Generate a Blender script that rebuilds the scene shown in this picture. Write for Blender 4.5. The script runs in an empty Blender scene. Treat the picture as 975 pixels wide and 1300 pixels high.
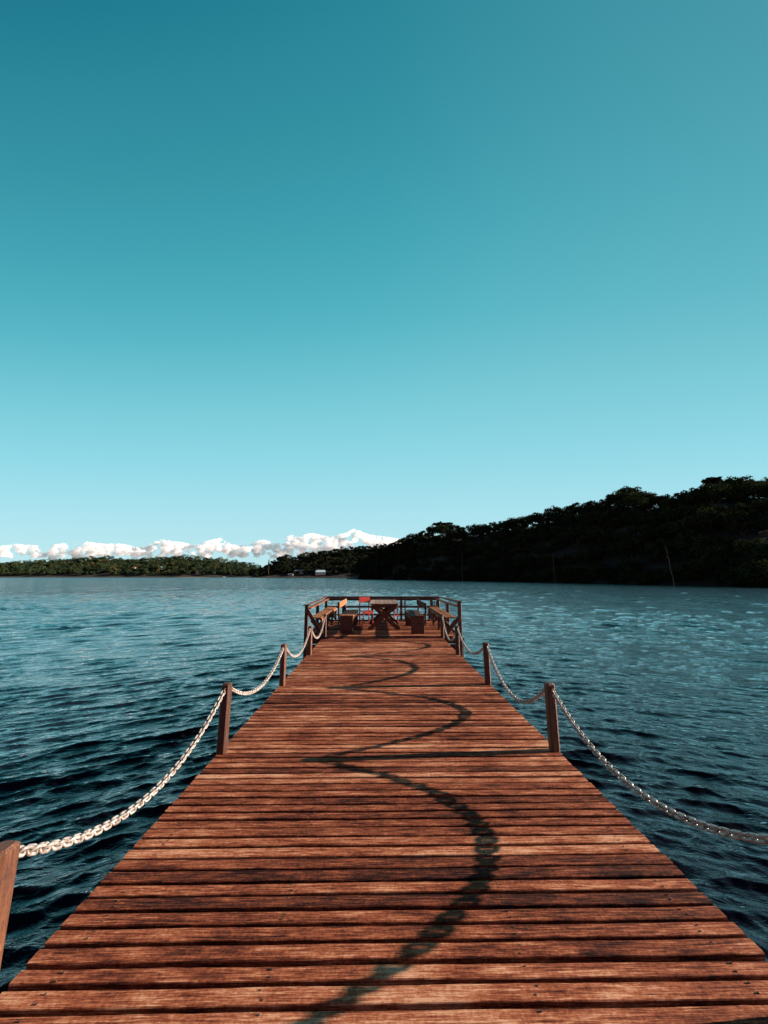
import bpy, math, random
import numpy as np
from mathutils import Vector, Matrix

# ------------------------------------------------------------------ camera, sky, sun, exposure
R = math.radians
scene = bpy.context.scene
C = bpy.data.collections.new('pier_scene'); scene.collection.children.link(C)
CAM_H = 1.6; PITCH = R(10.2); YAW = R(0.75); F = 450.0
cam_d = bpy.data.cameras.new('camera'); cam = bpy.data.objects.new('camera', cam_d); C.objects.link(cam)
cam_d.sensor_fit = 'HORIZONTAL'; cam_d.sensor_width = 36.0; cam_d.lens = F/975.0*36.0
cam_d.clip_start = 0.05; cam_d.clip_end = 20000
cam.location = (0, 0, CAM_H); cam.rotation_euler = (R(90)+PITCH, 0, -YAW)
scene.camera = cam
scene.render.resolution_x = 768; scene.render.resolution_y = 1024

SUN_EL = 14.3; SUN_DIR = Vector((1.0, 0.064, 0.256)).normalized()
w = bpy.data.worlds.new('World'); scene.world = w; w.use_nodes = True
nt = w.node_tree; nt.nodes.clear(); N = nt.nodes.new; L = nt.links.new
out = N('ShaderNodeOutputWorld')
sky = N('ShaderNodeTexSky'); sky.sky_type = 'NISHITA'; sky.sun_disc = False
sky.sun_elevation = R(SUN_EL); sky.sun_rotation = math.atan2(SUN_DIR.x, SUN_DIR.y)
sky.ozone_density = 3.0; sky.air_density = 1.0; sky.dust_density = 0.6
bg1 = N('ShaderNodeBackground'); bg1.inputs[1].default_value = 0.05; L(sky.outputs[0], bg1.inputs[0])
tc = N('ShaderNodeTexCoord'); sp = N('ShaderNodeSeparateXYZ'); L(tc.outputs['Generated'], sp.inputs[0])
def mth(op, a, b=None, c=None):
    n = N('ShaderNodeMath'); n.operation = op
    for i, v in enumerate((a, b, c)):
        if v is None: continue
        if isinstance(v, (int, float)): n.inputs[i].default_value = v
        else: L(v, n.inputs[i])
    return n.outputs[0]
X, Y, Z = sp.outputs
den = mth('SQRT', mth('ADD', mth('ADD', mth('MULTIPLY', Y, Y), mth('MULTIPLY', Z, Z)), mth('ADD', mth('MULTIPLY', mth('MULTIPLY', X, X), 0.08), 1e-4)))
tz = mth('ADD', mth('DIVIDE', Z, den), mth('MULTIPLY', mth('MULTIPLY', X, Z), -0.13))
ramp = N('ShaderNodeValToRGB'); L(tz, ramp.inputs[0])
def lin(c):
    return tuple((x/255/12.92 if x/255 <= 0.04045 else ((x/255+0.055)/1.055)**2.4) for x in c) + (1.0,)
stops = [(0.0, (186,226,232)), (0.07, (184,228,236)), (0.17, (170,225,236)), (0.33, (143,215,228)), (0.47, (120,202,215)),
         (0.62, (86,182,196)), (0.74, (66,165,180)), (0.82, (54,151,167)), (0.905, (40,135,152)), (0.935, (31,126,146)), (0.98, (14,107,128)), (1.0, (46,42,70))]  # last stop: out-of-view zenith made purple to shift the ambient light
els = ramp.color_ramp.elements
while len(els) > 1: els.remove(els[-1])
els[0].position = stops[0][0]; els[0].color = lin(stops[0][1])
for p_, c_ in stops[1:]:
    e_ = els.new(p_); e_.color = lin(c_)
bg2 = N('ShaderNodeBackground'); bk = N('ShaderNodeMapRange'); bk.inputs[1].default_value = -0.5; bk.inputs[2].default_value = 0.15; bk.inputs[3].default_value = 0.33*0.24; bk.inputs[4].default_value = 0.345  # unseen sky behind the camera dimmed to deepen the shadows
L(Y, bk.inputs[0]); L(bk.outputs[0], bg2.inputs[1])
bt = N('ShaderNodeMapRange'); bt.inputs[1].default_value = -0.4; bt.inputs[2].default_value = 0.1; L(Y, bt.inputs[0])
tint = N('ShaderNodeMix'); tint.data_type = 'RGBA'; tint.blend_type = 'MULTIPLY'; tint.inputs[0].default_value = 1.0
tcol = N('ShaderNodeMix'); tcol.data_type = 'RGBA'; L(bt.outputs[0], tcol.inputs[0]); tcol.inputs[6].default_value = (3.0, 0.60, 0.95, 1); tcol.inputs[7].default_value = (1, 1, 1, 1)  # made-up pink tint on the unseen sky behind, to make shadows less green
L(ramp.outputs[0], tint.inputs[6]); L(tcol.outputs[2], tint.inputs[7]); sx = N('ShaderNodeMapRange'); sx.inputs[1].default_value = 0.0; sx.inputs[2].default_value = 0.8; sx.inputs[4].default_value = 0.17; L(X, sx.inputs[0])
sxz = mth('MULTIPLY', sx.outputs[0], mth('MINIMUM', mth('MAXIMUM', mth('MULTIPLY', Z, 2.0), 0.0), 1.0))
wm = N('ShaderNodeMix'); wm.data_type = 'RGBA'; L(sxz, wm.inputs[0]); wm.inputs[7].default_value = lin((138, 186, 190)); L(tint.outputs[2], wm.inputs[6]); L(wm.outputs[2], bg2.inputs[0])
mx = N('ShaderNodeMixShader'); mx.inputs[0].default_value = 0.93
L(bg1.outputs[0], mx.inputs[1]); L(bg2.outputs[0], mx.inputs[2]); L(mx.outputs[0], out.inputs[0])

sd = bpy.data.lights.new('sun', 'SUN'); sd.energy = 5.0; sd.angle = R(0.5); sd.color = (1.0, 0.79, 0.66)
so = bpy.data.objects.new('sun', sd); C.objects.link(so); so.location = (40, 5, 40)
so.rotation_euler = SUN_DIR.to_track_quat('Z', 'Y').to_euler()
scene.view_settings.view_transform = 'Standard'; scene.view_settings.look = 'None'
scene.view_settings.exposure = 1.6; scene.view_settings.gamma = 1.0
scene.render.engine = 'CYCLES'

WATER = -0.9
rng = random.Random(7); nr = np.random.default_rng(11)

# ------------------------------------------------------------------ helpers
def elev(v):                       # rise over run of a photo row (975x1300) seen from the camera
    q = 650.0 - v
    return (F*math.sin(PITCH)+q*math.cos(PITCH))/(F*math.cos(PITCH)-q*math.sin(PITCH))
def slope(u): return (u-481.5)/457.0

class MB:
    def __init__(s): s.v = []; s.f = []; s.a = []; s.sm = []
    def add(s, vs, fs, a=0.0, smooth=False):
        o = len(s.v); s.v += [tuple(p) for p in vs]; s.f += [tuple(i+o for i in f) for f in fs]
        s.a += [a]*len(fs); s.sm += [smooth]*len(fs)
    def box(s, x0, x1, y0, y1, z0, z1, a=None, ch=0.0, M=None):
        """box with chamfered long edges (profile across the two shorter axes)"""
        if a is None: a = rng.random()
        c = Vector(((x0+x1)/2, (y0+y1)/2, (z0+z1)/2)); h = Vector((abs(x1-x0)/2, abs(y1-y0)/2, abs(z1-z0)/2))
        ax = max(range(3), key=lambda i: h[i]); p, q = [i for i in range(3) if i != ax]
        ch = min(ch, h[p]*0.6, h[q]*0.6)
        if ch > 0: prof = [(h[p], h[q]-ch), (h[p]-ch, h[q]), (-h[p]+ch, h[q]), (-h[p], h[q]-ch), (-h[p], -h[q]+ch), (-h[p]+ch, -h[q]), (h[p]-ch, -h[q]), (h[p], -h[q]+ch)]
        else: prof = [(h[p], h[q]), (-h[p], h[q]), (-h[p], -h[q]), (h[p], -h[q])]
        n = len(prof); rings = [(-1, ch), (-1, 0), (1, 0), (1, ch)] if ch > 0 else [(-1, 0), (1, 0)]
        vs = []
        for sg, ins in rings:
            for a_, b_ in prof:
                P = [0, 0, 0]; P[ax] = sg*(h[ax] - (0 if ins else ch)); k = 1-ins/max(h[p], h[q], 1e-6)
                P[p] = a_*k; P[q] = b_*k; P = Vector(P)
                vs.append((M @ (P+c)) if M else P+c)
        if ch > 0: pass
        fs = []
        m = len(rings)
        for r in range(m-1):
            for i in range(n): fs.append((r*n+i, r*n+(i+1) % n, (r+1)*n+(i+1) % n, (r+1)*n+i))
        fs.append(tuple(range(n))[::-1]); fs.append(tuple((m-1)*n+i for i in range(n)))
        s.add(vs, fs, a)
    def bar(s, p0, p1, wd, ht, a=None, ch=0.006, up=(0, 0, 1)):
        """rectangular bar between two points, wd across, ht along up"""
        p0 = Vector(p0); p1 = Vector(p1); d = p1-p0; ln = d.length; d.normalize()
        u = Vector(up); sx = d.cross(u)
        if sx.length < 1e-3: sx = d.cross(Vector((1, 0, 0)))
        sx.normalize(); u = sx.cross(d)
        M = Matrix((sx, d, u)).transposed().to_4x4(); M.translation = (p0+p1)/2
        s.box(-wd/2, wd/2, -ln/2, ln/2, -ht/2, ht/2, a, ch, M)
    def build(s, name, mat, parent=None):
        me = bpy.data.meshes.new(name); me.from_pydata(s.v, [], s.f); me.update()
        at = me.attributes.new('pid', 'FLOAT', 'FACE'); at.data.foreach_set('value', s.a)
        me.polygons.foreach_set('use_smooth', s.sm)
        me.materials.append(mat)
        import bmesh
        bm = bmesh.new(); bm.from_mesh(me); bmesh.ops.recalc_face_normals(bm, faces=bm.faces); bm.to_mesh(me); bm.free()
        o = bpy.data.objects.new(name, me); C.objects.link(o)
        if parent: o.parent = parent
        return o
def tag(o, label=None, cat=None, group=None, kind=None):
    if label: o['label'] = label
    if cat: o['category'] = cat
    if group: o['group'] = group
    if kind: o['kind'] = kind
    return o
def empty(name, loc=(0, 0, 0), rz=0.0):
    o = bpy.data.objects.new(name, None); C.objects.link(o); o.location = loc; o.rotation_euler.z = rz
    o.empty_display_size = 0.2; return o
def copy_tree(o, parent=None):
    c = o.copy(); C.objects.link(c); c.parent = parent
    for ch in list(o.children): copy_tree(ch, c)
    return c

# ------------------------------------------------------------------ materials
def newmat(name):
    m = bpy.data.materials.new(name); m.use_nodes = True; t = m.node_tree
    return m, t, t.nodes['Principled BSDF']
def ramp_node(t, fac, cols):
    r = t.nodes.new('ShaderNodeValToRGB'); e = r.color_ramp.elements
    while len(e) > 1: e.remove(e[-1])
    e[0].position = cols[0][0]; e[0].color = (*cols[0][1], 1)
    for p, c in cols[1:]:
        k = e.new(p); k.color = (*c, 1)
    t.links.new(fac, r.inputs[0]); return r.outputs[0]
def wood(name, cols, axis='X', rough=0.6, grain=1.0, spec=0.4, dirt=0.5, contrast=1.7):
    """cols dark->light; grain runs along axis; face attribute pid varies each board"""
    m, t, b = newmat(name); n = t.nodes.new; l = t.links.new
    tc = n('ShaderNodeTexCoord'); at = n('ShaderNodeAttribute'); at.attribute_name = 'pid'
    sc = {'X': (1.2, 26, 26), 'Y': (26, 1.2, 26), 'Z': (26, 26, 1.2)}[axis]
    off = n('ShaderNodeVectorMath'); off.operation = 'MULTIPLY_ADD'
    l(at.outputs['Vector'], off.inputs[0]); off.inputs[1].default_value = (37, 91, 53); l(tc.outputs['Object'], off.inputs[2])
    mp = n('ShaderNodeMapping'); mp.inputs['Scale'].default_value = sc; l(off.outputs[0], mp.inputs[0])
    g1 = n('ShaderNodeTexNoise'); g1.inputs['Scale'].default_value = 3.0; g1.inputs['Detail'].default_value = 8; g1.inputs['Roughness'].default_value = 0.72; g1.inputs['Distortion'].default_value = 0.6; l(mp.outputs[0], g1.inputs[0])
    mp2 = n('ShaderNodeMapping'); mp2.inputs['Scale'].default_value = tuple(1.3 if s_ < 2 else 4.2 for s_ in sc); l(off.outputs[0], mp2.inputs[0])
    g2 = n('ShaderNodeTexNoise'); g2.inputs['Scale'].default_value = 2.2; g2.inputs['Detail'].default_value = 7; g2.inputs['Roughness'].default_value = 0.75; l(mp2.outputs[0], g2.inputs[0])
    g3 = n('ShaderNodeTexNoise'); g3.inputs['Scale'].default_value = 0.9; g3.inputs['Detail'].default_value = 5; l(tc.outputs['Object'], g3.inputs[0])
    g4 = n('ShaderNodeTexNoise'); g4.inputs['Scale'].default_value = 60; g4.inputs['Detail'].default_value = 4; g4.inputs['Roughness'].default_value = 0.7; l(tc.outputs['Object'], g4.inputs[0])
    def M_(op, a, b_, c_=None):
        k = n('ShaderNodeMath'); k.operation = op
        for i, v in enumerate((a, b_, c_)):
            if v is None: continue
            if isinstance(v, (int, float)): k.inputs[i].default_value = v
            else: l(v, k.inputs[i])
        return k.outputs[0]
    f = M_('ADD', M_('MULTIPLY', g1.outputs[0], 0.75*grain), M_('MULTIPLY', g2.outputs[0], 0.75))
    f = M_('ADD', f, M_('MULTIPLY', at.outputs['Fac'], 0.24))
    f = M_('ADD', f, M_('MULTIPLY', g3.outputs[0], 0.35*dirt))
    f = M_('ADD', f, M_('MULTIPLY', g4.outputs[0], 0.35))
    mp5 = n('ShaderNodeMapping'); mp5.inputs['Scale'].default_value = tuple(6 if s_ < 2 else 190 for s_ in sc); l(off.outputs[0], mp5.inputs[0])
    g5 = n('ShaderNodeTexNoise'); g5.inputs['Scale'].default_value = 1.0; g5.inputs['Detail'].default_value = 6; g5.inputs['Roughness'].default_value = 0.8; l(mp5.outputs[0], g5.inputs[0])
    f = M_('ADD', f, M_('MULTIPLY_ADD', g5.outputs[0], 1.1, -0.55))
    f = M_('SUBTRACT', f, 0.375*grain+0.375+0.12+0.175*dirt+0.175)
    f = M_('MULTIPLY_ADD', f, contrast, 0.5)
    col = ramp_node(t, f, cols)
    l(col, b.inputs['Base Color'])
    b.inputs['Roughness'].default_value = rough; b.inputs['Specular IOR Level'].default_value = spec
    rr = M_('MULTIPLY_ADD', g2.outputs[0], -0.35, rough+0.18); l(rr, b.inputs['Roughness'])
    bp = n('ShaderNodeBump'); bp.inputs['Strength'].default_value = 0.8; bp.inputs['Distance'].default_value = 0.005
    l(M_('ADD', M_('MULTIPLY', g1.outputs[0], 1.2), M_('MULTIPLY', g2.outputs[0], 1.5)), bp.inputs['Height']); l(bp.outputs[0], b.inputs['Normal'])
    return m
deckw = [(0.0, (0.012, 0.006, 0.006)), (0.2, (0.05, 0.017, 0.012)), (0.38, (0.125, 0.035, 0.019)), (0.56, (0.24, 0.070, 0.033)), (0.77, (0.37, 0.135, 0.068)), (1.0, (0.58, 0.33, 0.20))]
M_deck = wood('deck_wood', deckw, 'X', 0.75, 0.8, 0.06, 1.0, 2.1)
postw = [(0.0, (0.02, 0.009, 0.006)), (0.4, (0.060, 0.022, 0.011)), (0.75, (0.105, 0.043, 0.020)), (1.0, (0.20, 0.095, 0.05))]
M_post = wood('post_wood', postw, 'Z', 0.5, 1.0, 0.4, 0.4)
M_railY = wood('rail_wood', postw, 'Y', 0.7, 1.0, 0.12)
M_railX = wood('rail_wood_across', postw, 'X', 0.55)
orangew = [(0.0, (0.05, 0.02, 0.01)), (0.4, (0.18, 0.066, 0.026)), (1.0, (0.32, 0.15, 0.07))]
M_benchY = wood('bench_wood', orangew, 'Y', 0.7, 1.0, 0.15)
tablew = [(0.0, (0.05, 0.025, 0.018)), (0.4, (0.19, 0.10, 0.06)), (1.0, (0.40, 0.25, 0.16))]
M_table = wood('table_wood', tablew, 'Y', 0.6)
redw = [(0.0, (0.10, 0.008, 0.005)), (0.4, (0.26, 0.016, 0.010)), (1.0, (0.36, 0.035, 0.022))]
M_red = wood('red_paint', redw, 'Z', 0.4, 0.3, 0.5, 0.3)
M_under = wood('underframe_wood', [(0.0, (0.02, 0.012, 0.010)), (0.5, (0.07, 0.035, 0.022)), (1.0, (0.14, 0.07, 0.045))], 'Y', 0.8)

M_nail = None
def metal_mat():
    m, t, b = newmat('weathered_chain'); n = t.nodes.new; l = t.links.new
    tc = n('ShaderNodeTexCoord'); g = n('ShaderNodeTexNoise'); g.inputs['Scale'].default_value = 40; g.inputs['Detail'].default_value = 5; l(tc.outputs['Object'], g.inputs[0])
    l(ramp_node(t, g.outputs[0], [(0.32, (0.13, 0.085, 0.06)), (0.47, (0.28, 0.26, 0.235)), (0.7, (0.43, 0.42, 0.39))]), b.inputs['Base Color'])
    b.inputs['Metallic'].default_value = 0.25; b.inputs['Roughness'].default_value = 0.38
    bp = n('ShaderNodeBump'); bp.inputs['Strength'].default_value = 0.3; bp.inputs['Distance'].default_value = 0.002; l(g.outputs[0], bp.inputs['Height']); l(bp.outputs[0], b.inputs['Normal'])
    return m
M_chain = metal_mat()
def plain(name, col, rough=0.6, var=0.25, scale=8.0, metal=0.0):
    m, t, b = newmat(name); n = t.nodes.new; l = t.links.new
    tc = n('ShaderNodeTexCoord'); g = n('ShaderNodeTexNoise'); g.inputs['Scale'].default_value = scale; g.inputs['Detail'].default_value = 6; l(tc.outputs['Object'], g.inputs[0])
    l(ramp_node(t, g.outputs[0], [(0.3, tuple(c*(1-var) for c in col)), (0.7, tuple(min(1, c*(1+var)) for c in col))]), b.inputs['Base Color'])
    b.inputs['Roughness'].default_value = rough; b.inputs['Metallic'].default_value = metal; return m
M_bolt = plain('rusty_iron', (0.12, 0.07, 0.05), 0.6, 0.4, 60, 0.6)

M_nail = plain('nail_iron', (0.10, 0.08, 0.07), 0.45, 0.5, 30, 0.7)
# ------------------------------------------------------------------ water
def build_water():
    radii = [0.0, 0.8]
    r = 0.8
    while r < 9000:
        k = 0.0046 if r < 12 else 0.0062 if r < 25 else (0.008 if r < 70 else (0.016 if r < 300 else 0.06))
        r += r*k + 0.004; radii.append(r)
    radii = np.array(radii[1:])
    a1 = np.radians(np.arange(-62, 62.01, 0.26)); a2 = np.radians(np.arange(66, 296, 4.0))
    ang = np.concatenate([a1, a2]); na = len(ang); nrad = len(radii)
    A, Rr = np.meshgrid(ang, radii); x = Rr*np.sin(A); y = Rr*np.cos(A)
    front = np.abs(A) < R(63)
    # crests swing away from the pier on both sides
    s = np.where(x < 0, 0.62, 0.34)
    def soft(x): return np.sqrt(x*x+9.0)-3.0
    yw = y + s*soft(x)
    z = np.zeros_like(x); dx = np.zeros_like(x); dy = np.zeros_like(x)
    lam = np.concatenate([np.exp(nr.uniform(np.log(0.11), np.log(0.55), 84)), nr.uniform(0.55, 1.15, 8)])
    for i, lm in enumerate(lam):
        th = nr.normal(0, R(30) if lm < .22 else R(13)); k = 2*np.pi/lm
        amp = 0.0052*lm**0.90
        kx, ky = k*np.sin(th), k*np.cos(th)
        ph = kx*x + ky*yw + nr.uniform(0, 6.28)
        fade = np.clip(1.6 - Rr*(0.010 if True else 0)/lm*1.1, 0, 1)
        z += amp*fade*np.sin(ph); q = amp*fade*1.0*np.cos(ph); dx += q*np.sin(th); dy += q*np.cos(th)
    mid = np.clip((Rr-7)/20, 0, 1)
    for lm in np.exp(nr.uniform(np.log(0.7), np.log(2.2), 60)):
        th = nr.normal(0, R(22)); k = 2*np.pi/lm; fade = mid*np.clip(1.6-Rr*0.011/lm, 0, 1)
        z += 0.0034*lm*fade*np.sin(k*np.sin(th)*x+k*np.cos(th)*yw+nr.uniform(0, 6.28))
    # gusts: patches where the ripples are stronger
    gust = 0.85 + 0.35*np.sin(x*0.21+1.3+0.8*np.sin(y*0.13))*np.sin(yw*0.17+0.6)
    z = z*gust
    z = z + 0.25*np.clip(z, 0, None)**2/0.05
    z[~front] = 0; dx[~front] = 0; dy[~front] = 0; x = x+dx; y = y+dy
    verts = np.stack([x, y, z+WATER], -1).reshape(-1, 3)
    verts = np.concatenate([verts, [[0, 0, WATER]]]); ci = len(verts)-1
    i, j = np.meshgrid(np.arange(nrad-1), np.arange(na), indexing='ij'); j2 = (j+1) % na
    q = np.stack([i*na+j, i*na+j2, (i+1)*na+j2, (i+1)*na+j], -1).reshape(-1, 4)
    tri = [(ci, (k+1) % na, k) for k in range(na)]
    me = bpy.data.meshes.new('water')
    nq = len(q); nt_ = len(tri)
    me.vertices.add(len(verts)); me.vertices.foreach_set('co', verts.astype(np.float32).ravel())
    me.loops.add(nq*4+nt_*3); me.loops.foreach_set('vertex_index', np.concatenate([q.ravel(), np.array(tri).ravel()]).astype(np.int32))
    me.polygons.add(nq+nt_)
    st = np.concatenate([np.arange(nq)*4, nq*4+np.arange(nt_)*3]).astype(np.int32)
    me.polygons.foreach_set('loop_start', st)
    me.polygons.foreach_set('use_smooth', np.ones(nq+nt_, bool)); me.update(calc_edges=True); me.validate()
    print('water normal', me.polygons[5000].normal[:], me.polygons[nq+5].normal[:])
    m, t, b = newmat('lake_water'); n = t.nodes.new; l = t.links.new
    t.nodes.remove(b)
    geo = n('ShaderNodeNewGeometry')
    # same swing as the mesh, done in world space
    sp = n('ShaderNodeSeparateXYZ'); l(geo.outputs['Position'], sp.inputs[0])
    def mm(op, a, b_=None, c=None):
        k = n('ShaderNodeMath'); k.operation = op
        for ii, v in enumerate((a, b_, c)):
            if v is None: continue
            if isinstance(v, (int, float)): k.inputs[ii].default_value = v
            else: l(v, k.inputs[ii])
        return k.outputs[0]
    sf = mm('SQRT', mm('MULTIPLY_ADD', sp.outputs[0], sp.outputs[0], 9.0))
    yy = mm('MULTIPLY_ADD', sf, 0.39, sp.outputs[1])
    cb = n('ShaderNodeCombineXYZ'); l(mm('MULTIPLY', sp.outputs[0], 0.42), cb.inputs[0]); l(yy, cb.inputs[1])
    def noise(scale, det, rough, dist=0.0):
        g = n('ShaderNodeTexNoise'); g.inputs['Scale'].default_value = scale; g.inputs['Detail'].default_value = det; g.inputs['Roughness'].default_value = rough; g.inputs['Distortion'].default_value = dist
        l(cb.outputs[0], g.inputs[0]); return g.outputs[0]
    cd = n('ShaderNodeVectorMath'); cd.operation = 'LENGTH'; l(geo.outputs['Position'], cd.inputs[0])
    rg = n('ShaderNodeMapRange'); rg.inputs[1].default_value = 6; rg.inputs[2].default_value = 90; rg.inputs[3].default_value = 0.06; rg.inputs[4].default_value = 0.11
    l(cd.outputs['Value'], rg.inputs[0]); 
    # long ripples that the mesh no longer carries far out
    far = n('ShaderNodeMapRange'); far.inputs[1].default_value = 8; far.inputs[2].default_value = 70; l(cd.outputs['Value'], far.inputs[0])
    b1 = n('ShaderNodeBump'); b1.inputs['Distance'].default_value = 0.030; b1.inputs['Strength'].default_value = 1.0; l(mm('POWER', noise(8.0, 4, 0.6, 0.6), 1.6), b1.inputs['Height'])
    b2 = n('ShaderNodeBump'); b2.inputs['Distance'].default_value = 0.16; l(far.outputs[0], b2.inputs['Strength'])
    l(noise(2.4, 6, 0.65, 0.3), b2.inputs['Height']); l(b1.outputs[0], b2.inputs['Normal'])
    b3 = n('ShaderNodeBump'); b3.inputs['Distance'].default_value = 0.7; l(far.outputs[0], b3.inputs['Strength'])
    l(mm('POWER', noise(0.55, 4, 0.6, 0.3), 1.5), b3.inputs['Height']); l(b2.outputs[0], b3.inputs['Normal'])
    fr = n('ShaderNodeFresnel'); fr.inputs[0].default_value = 1.33; l(b3.outputs[0], fr.inputs['Normal'])
    fc = n('ShaderNodeMath'); fc.operation = 'MULTIPLY_ADD'; fc.use_clamp = True; l(fr.outputs[0], fc.inputs[0]); fc.inputs[1].default_value = 2.6; fc.inputs[2].default_value = -0.064
    gl = n('ShaderNodeBsdfGlossy'); l(rg.outputs[0], gl.inputs['Roughness']); l(b3.outputs[0], gl.inputs['Normal'])
    df = n('ShaderNodeBsdfDiffuse'); df.inputs[0].default_value = (0.005, 0.006, 0.012, 1)
    ms = n('ShaderNodeMixShader'); l(fc.outputs[0], ms.inputs[0]); l(df.outputs[0], ms.inputs[1]); l(gl.outputs[0], ms.inputs[2])
    l(ms.outputs[0], t.nodes['Material Output'].inputs[0])
    me.materials.append(m)
    o = bpy.data.objects.new('water', me); C.objects.link(o); o['kind'] = 'structure'
build_water()

# ------------------------------------------------------------------ shores
def interp(tab, x):
    return float(np.interp(x, [a for a, _ in tab], [b for _, b in tab]))
SHORE = [(440, 275), (455, 262), (480, 240), (500, 222), (590, 168), (700, 128), (850, 93), (975, 77), (1167, 60), (1624, 45), (1900, 40)]
SKYL = [(440, 728), (455, 718), (470, 706), (485, 696), (500, 687), (515, 683), (530, 675), (548, 668), (560, 665), (580, 666), (592, 669), (620, 662), (650, 658), (680, 653), (700, 649), (715, 643), (740, 637), (770, 637),
        (785, 632), (810, 622), (830, 625), (850, 629), (870, 625), (900, 620), (915, 613), (940, 609), (985, 607), (1100, 614), (1300, 640), (1900, 680)]
TREE_H = 7.6
def hill_point(u, t):
    """t 0 at the waterline, 1 on the ridge; returns x, y, z"""
    ds = interp(SHORE, u); dep = 62.0 if u < 1000 else 62.0
    d = ds + dep*t*(1.0 if u > 520 else max(0.35, (u-430)/90*1.0))
    e = elev(interp(SKYL, u)); dr = ds + dep*(1.0 if u > 520 else max(0.35, (u-430)/90))
    top = max(CAM_H + e*dr - TREE_H, WATER+0.6)
    z = WATER - 0.3 + (top-WATER+0.3)*(1-(1-min(t, 1.0))**1.35) if t <= 1 else top - (t-1)*6
    return slope(u)*d, d, z
def ground_mat(name, a, b_):
    m, t, b = newmat(name); n = t.nodes.new
    g = n('ShaderNodeTexNoise'); g.inputs['Scale'].default_value = 0.3; g.inputs['Detail'].default_value = 8
    tc = n('ShaderNodeTexCoord'); t.links.new(tc.outputs['Object'], g.inputs[0])
    t.links.new(ramp_node(t, g.outputs[0], [(0.35, a), (0.65, b_)]), b.inputs['Base Color']); b.inputs['Roughness'].default_value = 0.95
    return m
M_ground = ground_mat('forest_floor', (0.006, 0.007, 0.005), (0.016, 0.014, 0.010))
M_ground2 = ground_mat('far_bank', (0.012, 0.014, 0.008), (0.035, 0.028, 0.016))
def sheet(name, us, ts, fn, mat):
    vs = []; fs = []
    for u in us:
        for t_ in ts: vs.append(fn(u, t_))
    k = len(ts)
    for i in range(len(us)-1):
        for j in range(k-1): fs.append((i*k+j, (i+1)*k+j, (i+1)*k+j+1, i*k+j+1))
    me = bpy.data.meshes.new(name); me.from_pydata(vs, [], fs); me.materials.append(mat)
    o = bpy.data.objects.new(name, me); C.objects.link(o); o['kind'] = 'structure'; return o
sheet('hill', list(range(440, 1900, 15)), [-0.05]+[i/12 for i in range(13)]+[1.5, 2.5], hill_point, M_ground)

def leaf_mat(name, cols, trans=0.15):
    m, t, b = newmat(name); n = t.nodes.new; l = t.links.new
    at = n('ShaderNodeAttribute'); at.attribute_name = 'pid'
    oi = n('ShaderNodeObjectInfo'); g = n('ShaderNodeMath'); g.operation = 'MULTIPLY_ADD'; l(oi.outputs['Random'], g.inputs[0]); g.inputs[1].default_value = 0.35; l(at.outputs['Fac'], g.inputs[2])
    fr = n('ShaderNodeMath'); fr.operation = 'MULTIPLY'; l(g.outputs[0], fr.inputs[0]); fr.inputs[1].default_value = 0.74
    c = ramp_node(t, fr.outputs[0], cols)
    df = n('ShaderNodeBsdfDiffuse'); tr = n('ShaderNodeBsdfTranslucent'); l(c, df.inputs[0]); l(c, tr.inputs[0])
    mx = n('ShaderNodeMixShader'); mx.inputs[0].default_value = trans; l(df.outputs[0], mx.inputs[1]); l(tr.outputs[0], mx.inputs[2])
    l(mx.outputs[0], t.nodes['Material Output'].inputs[0]); t.nodes.remove(b)
    return m
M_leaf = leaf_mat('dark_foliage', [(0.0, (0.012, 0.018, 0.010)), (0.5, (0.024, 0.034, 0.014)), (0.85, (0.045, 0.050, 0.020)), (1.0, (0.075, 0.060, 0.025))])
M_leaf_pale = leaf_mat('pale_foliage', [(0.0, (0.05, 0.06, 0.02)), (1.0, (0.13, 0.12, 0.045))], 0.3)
M_leaf_far = leaf_mat('far_foliage', [(0.0, (0.012, 0.022, 0.014)), (0.45, (0.025, 0.045, 0.022)), (0.75, (0.05, 0.06, 0.025)), (0.92, (0.09, 0.07, 0.03)), (1.0, (0.16, 0.10, 0.05))])
M_bark = plain('bark', (0.06, 0.045, 0.035), 0.9, 0.4, 3)
M_bark_pale = plain('pale_bark', (0.09, 0.085, 0.08), 0.8, 0.25, 3)

def quads_mesh(name, P, Nn, S, A, mat):
    """P centres, Nn normals, S sizes, A face value -> one mesh of small irregular quads"""
    P = np.asarray(P); n = len(P); Nn = Nn/np.linalg.norm(Nn, axis=1, keepdims=True)
    ref = nr.normal(size=(n, 3)); t1 = np.cross(Nn, ref); t1 /= np.linalg.norm(t1, axis=1, keepdims=True)+1e-9; t2 = np.cross(Nn, t1)
    S = np.asarray(S)[:, None]
    j = lambda: nr.uniform(0.6, 1.3, (n, 1))
    V = np.stack([P+t1*S*j(), P+t2*S*j()*0.7, P-t1*S*j(), P-t2*S*j()*0.7], 1).reshape(-1, 3)
    me = bpy.data.meshes.new(name)
    me.vertices.add(4*n); me.vertices.foreach_set('co', V.astype(np.float32).ravel())
    me.loops.add(4*n); me.loops.foreach_set('vertex_index', np.arange(4*n, dtype=np.int32))
    me.polygons.add(n); me.polygons.foreach_set('loop_start', (np.arange(n)*4).astype(np.int32)); me.update(calc_edges=True)
    at = me.attributes.new('pid', 'FLOAT', 'FACE'); at.data.foreach_set('value', np.asarray(A, np.float32))
    me.materials.append(mat); return me
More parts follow.
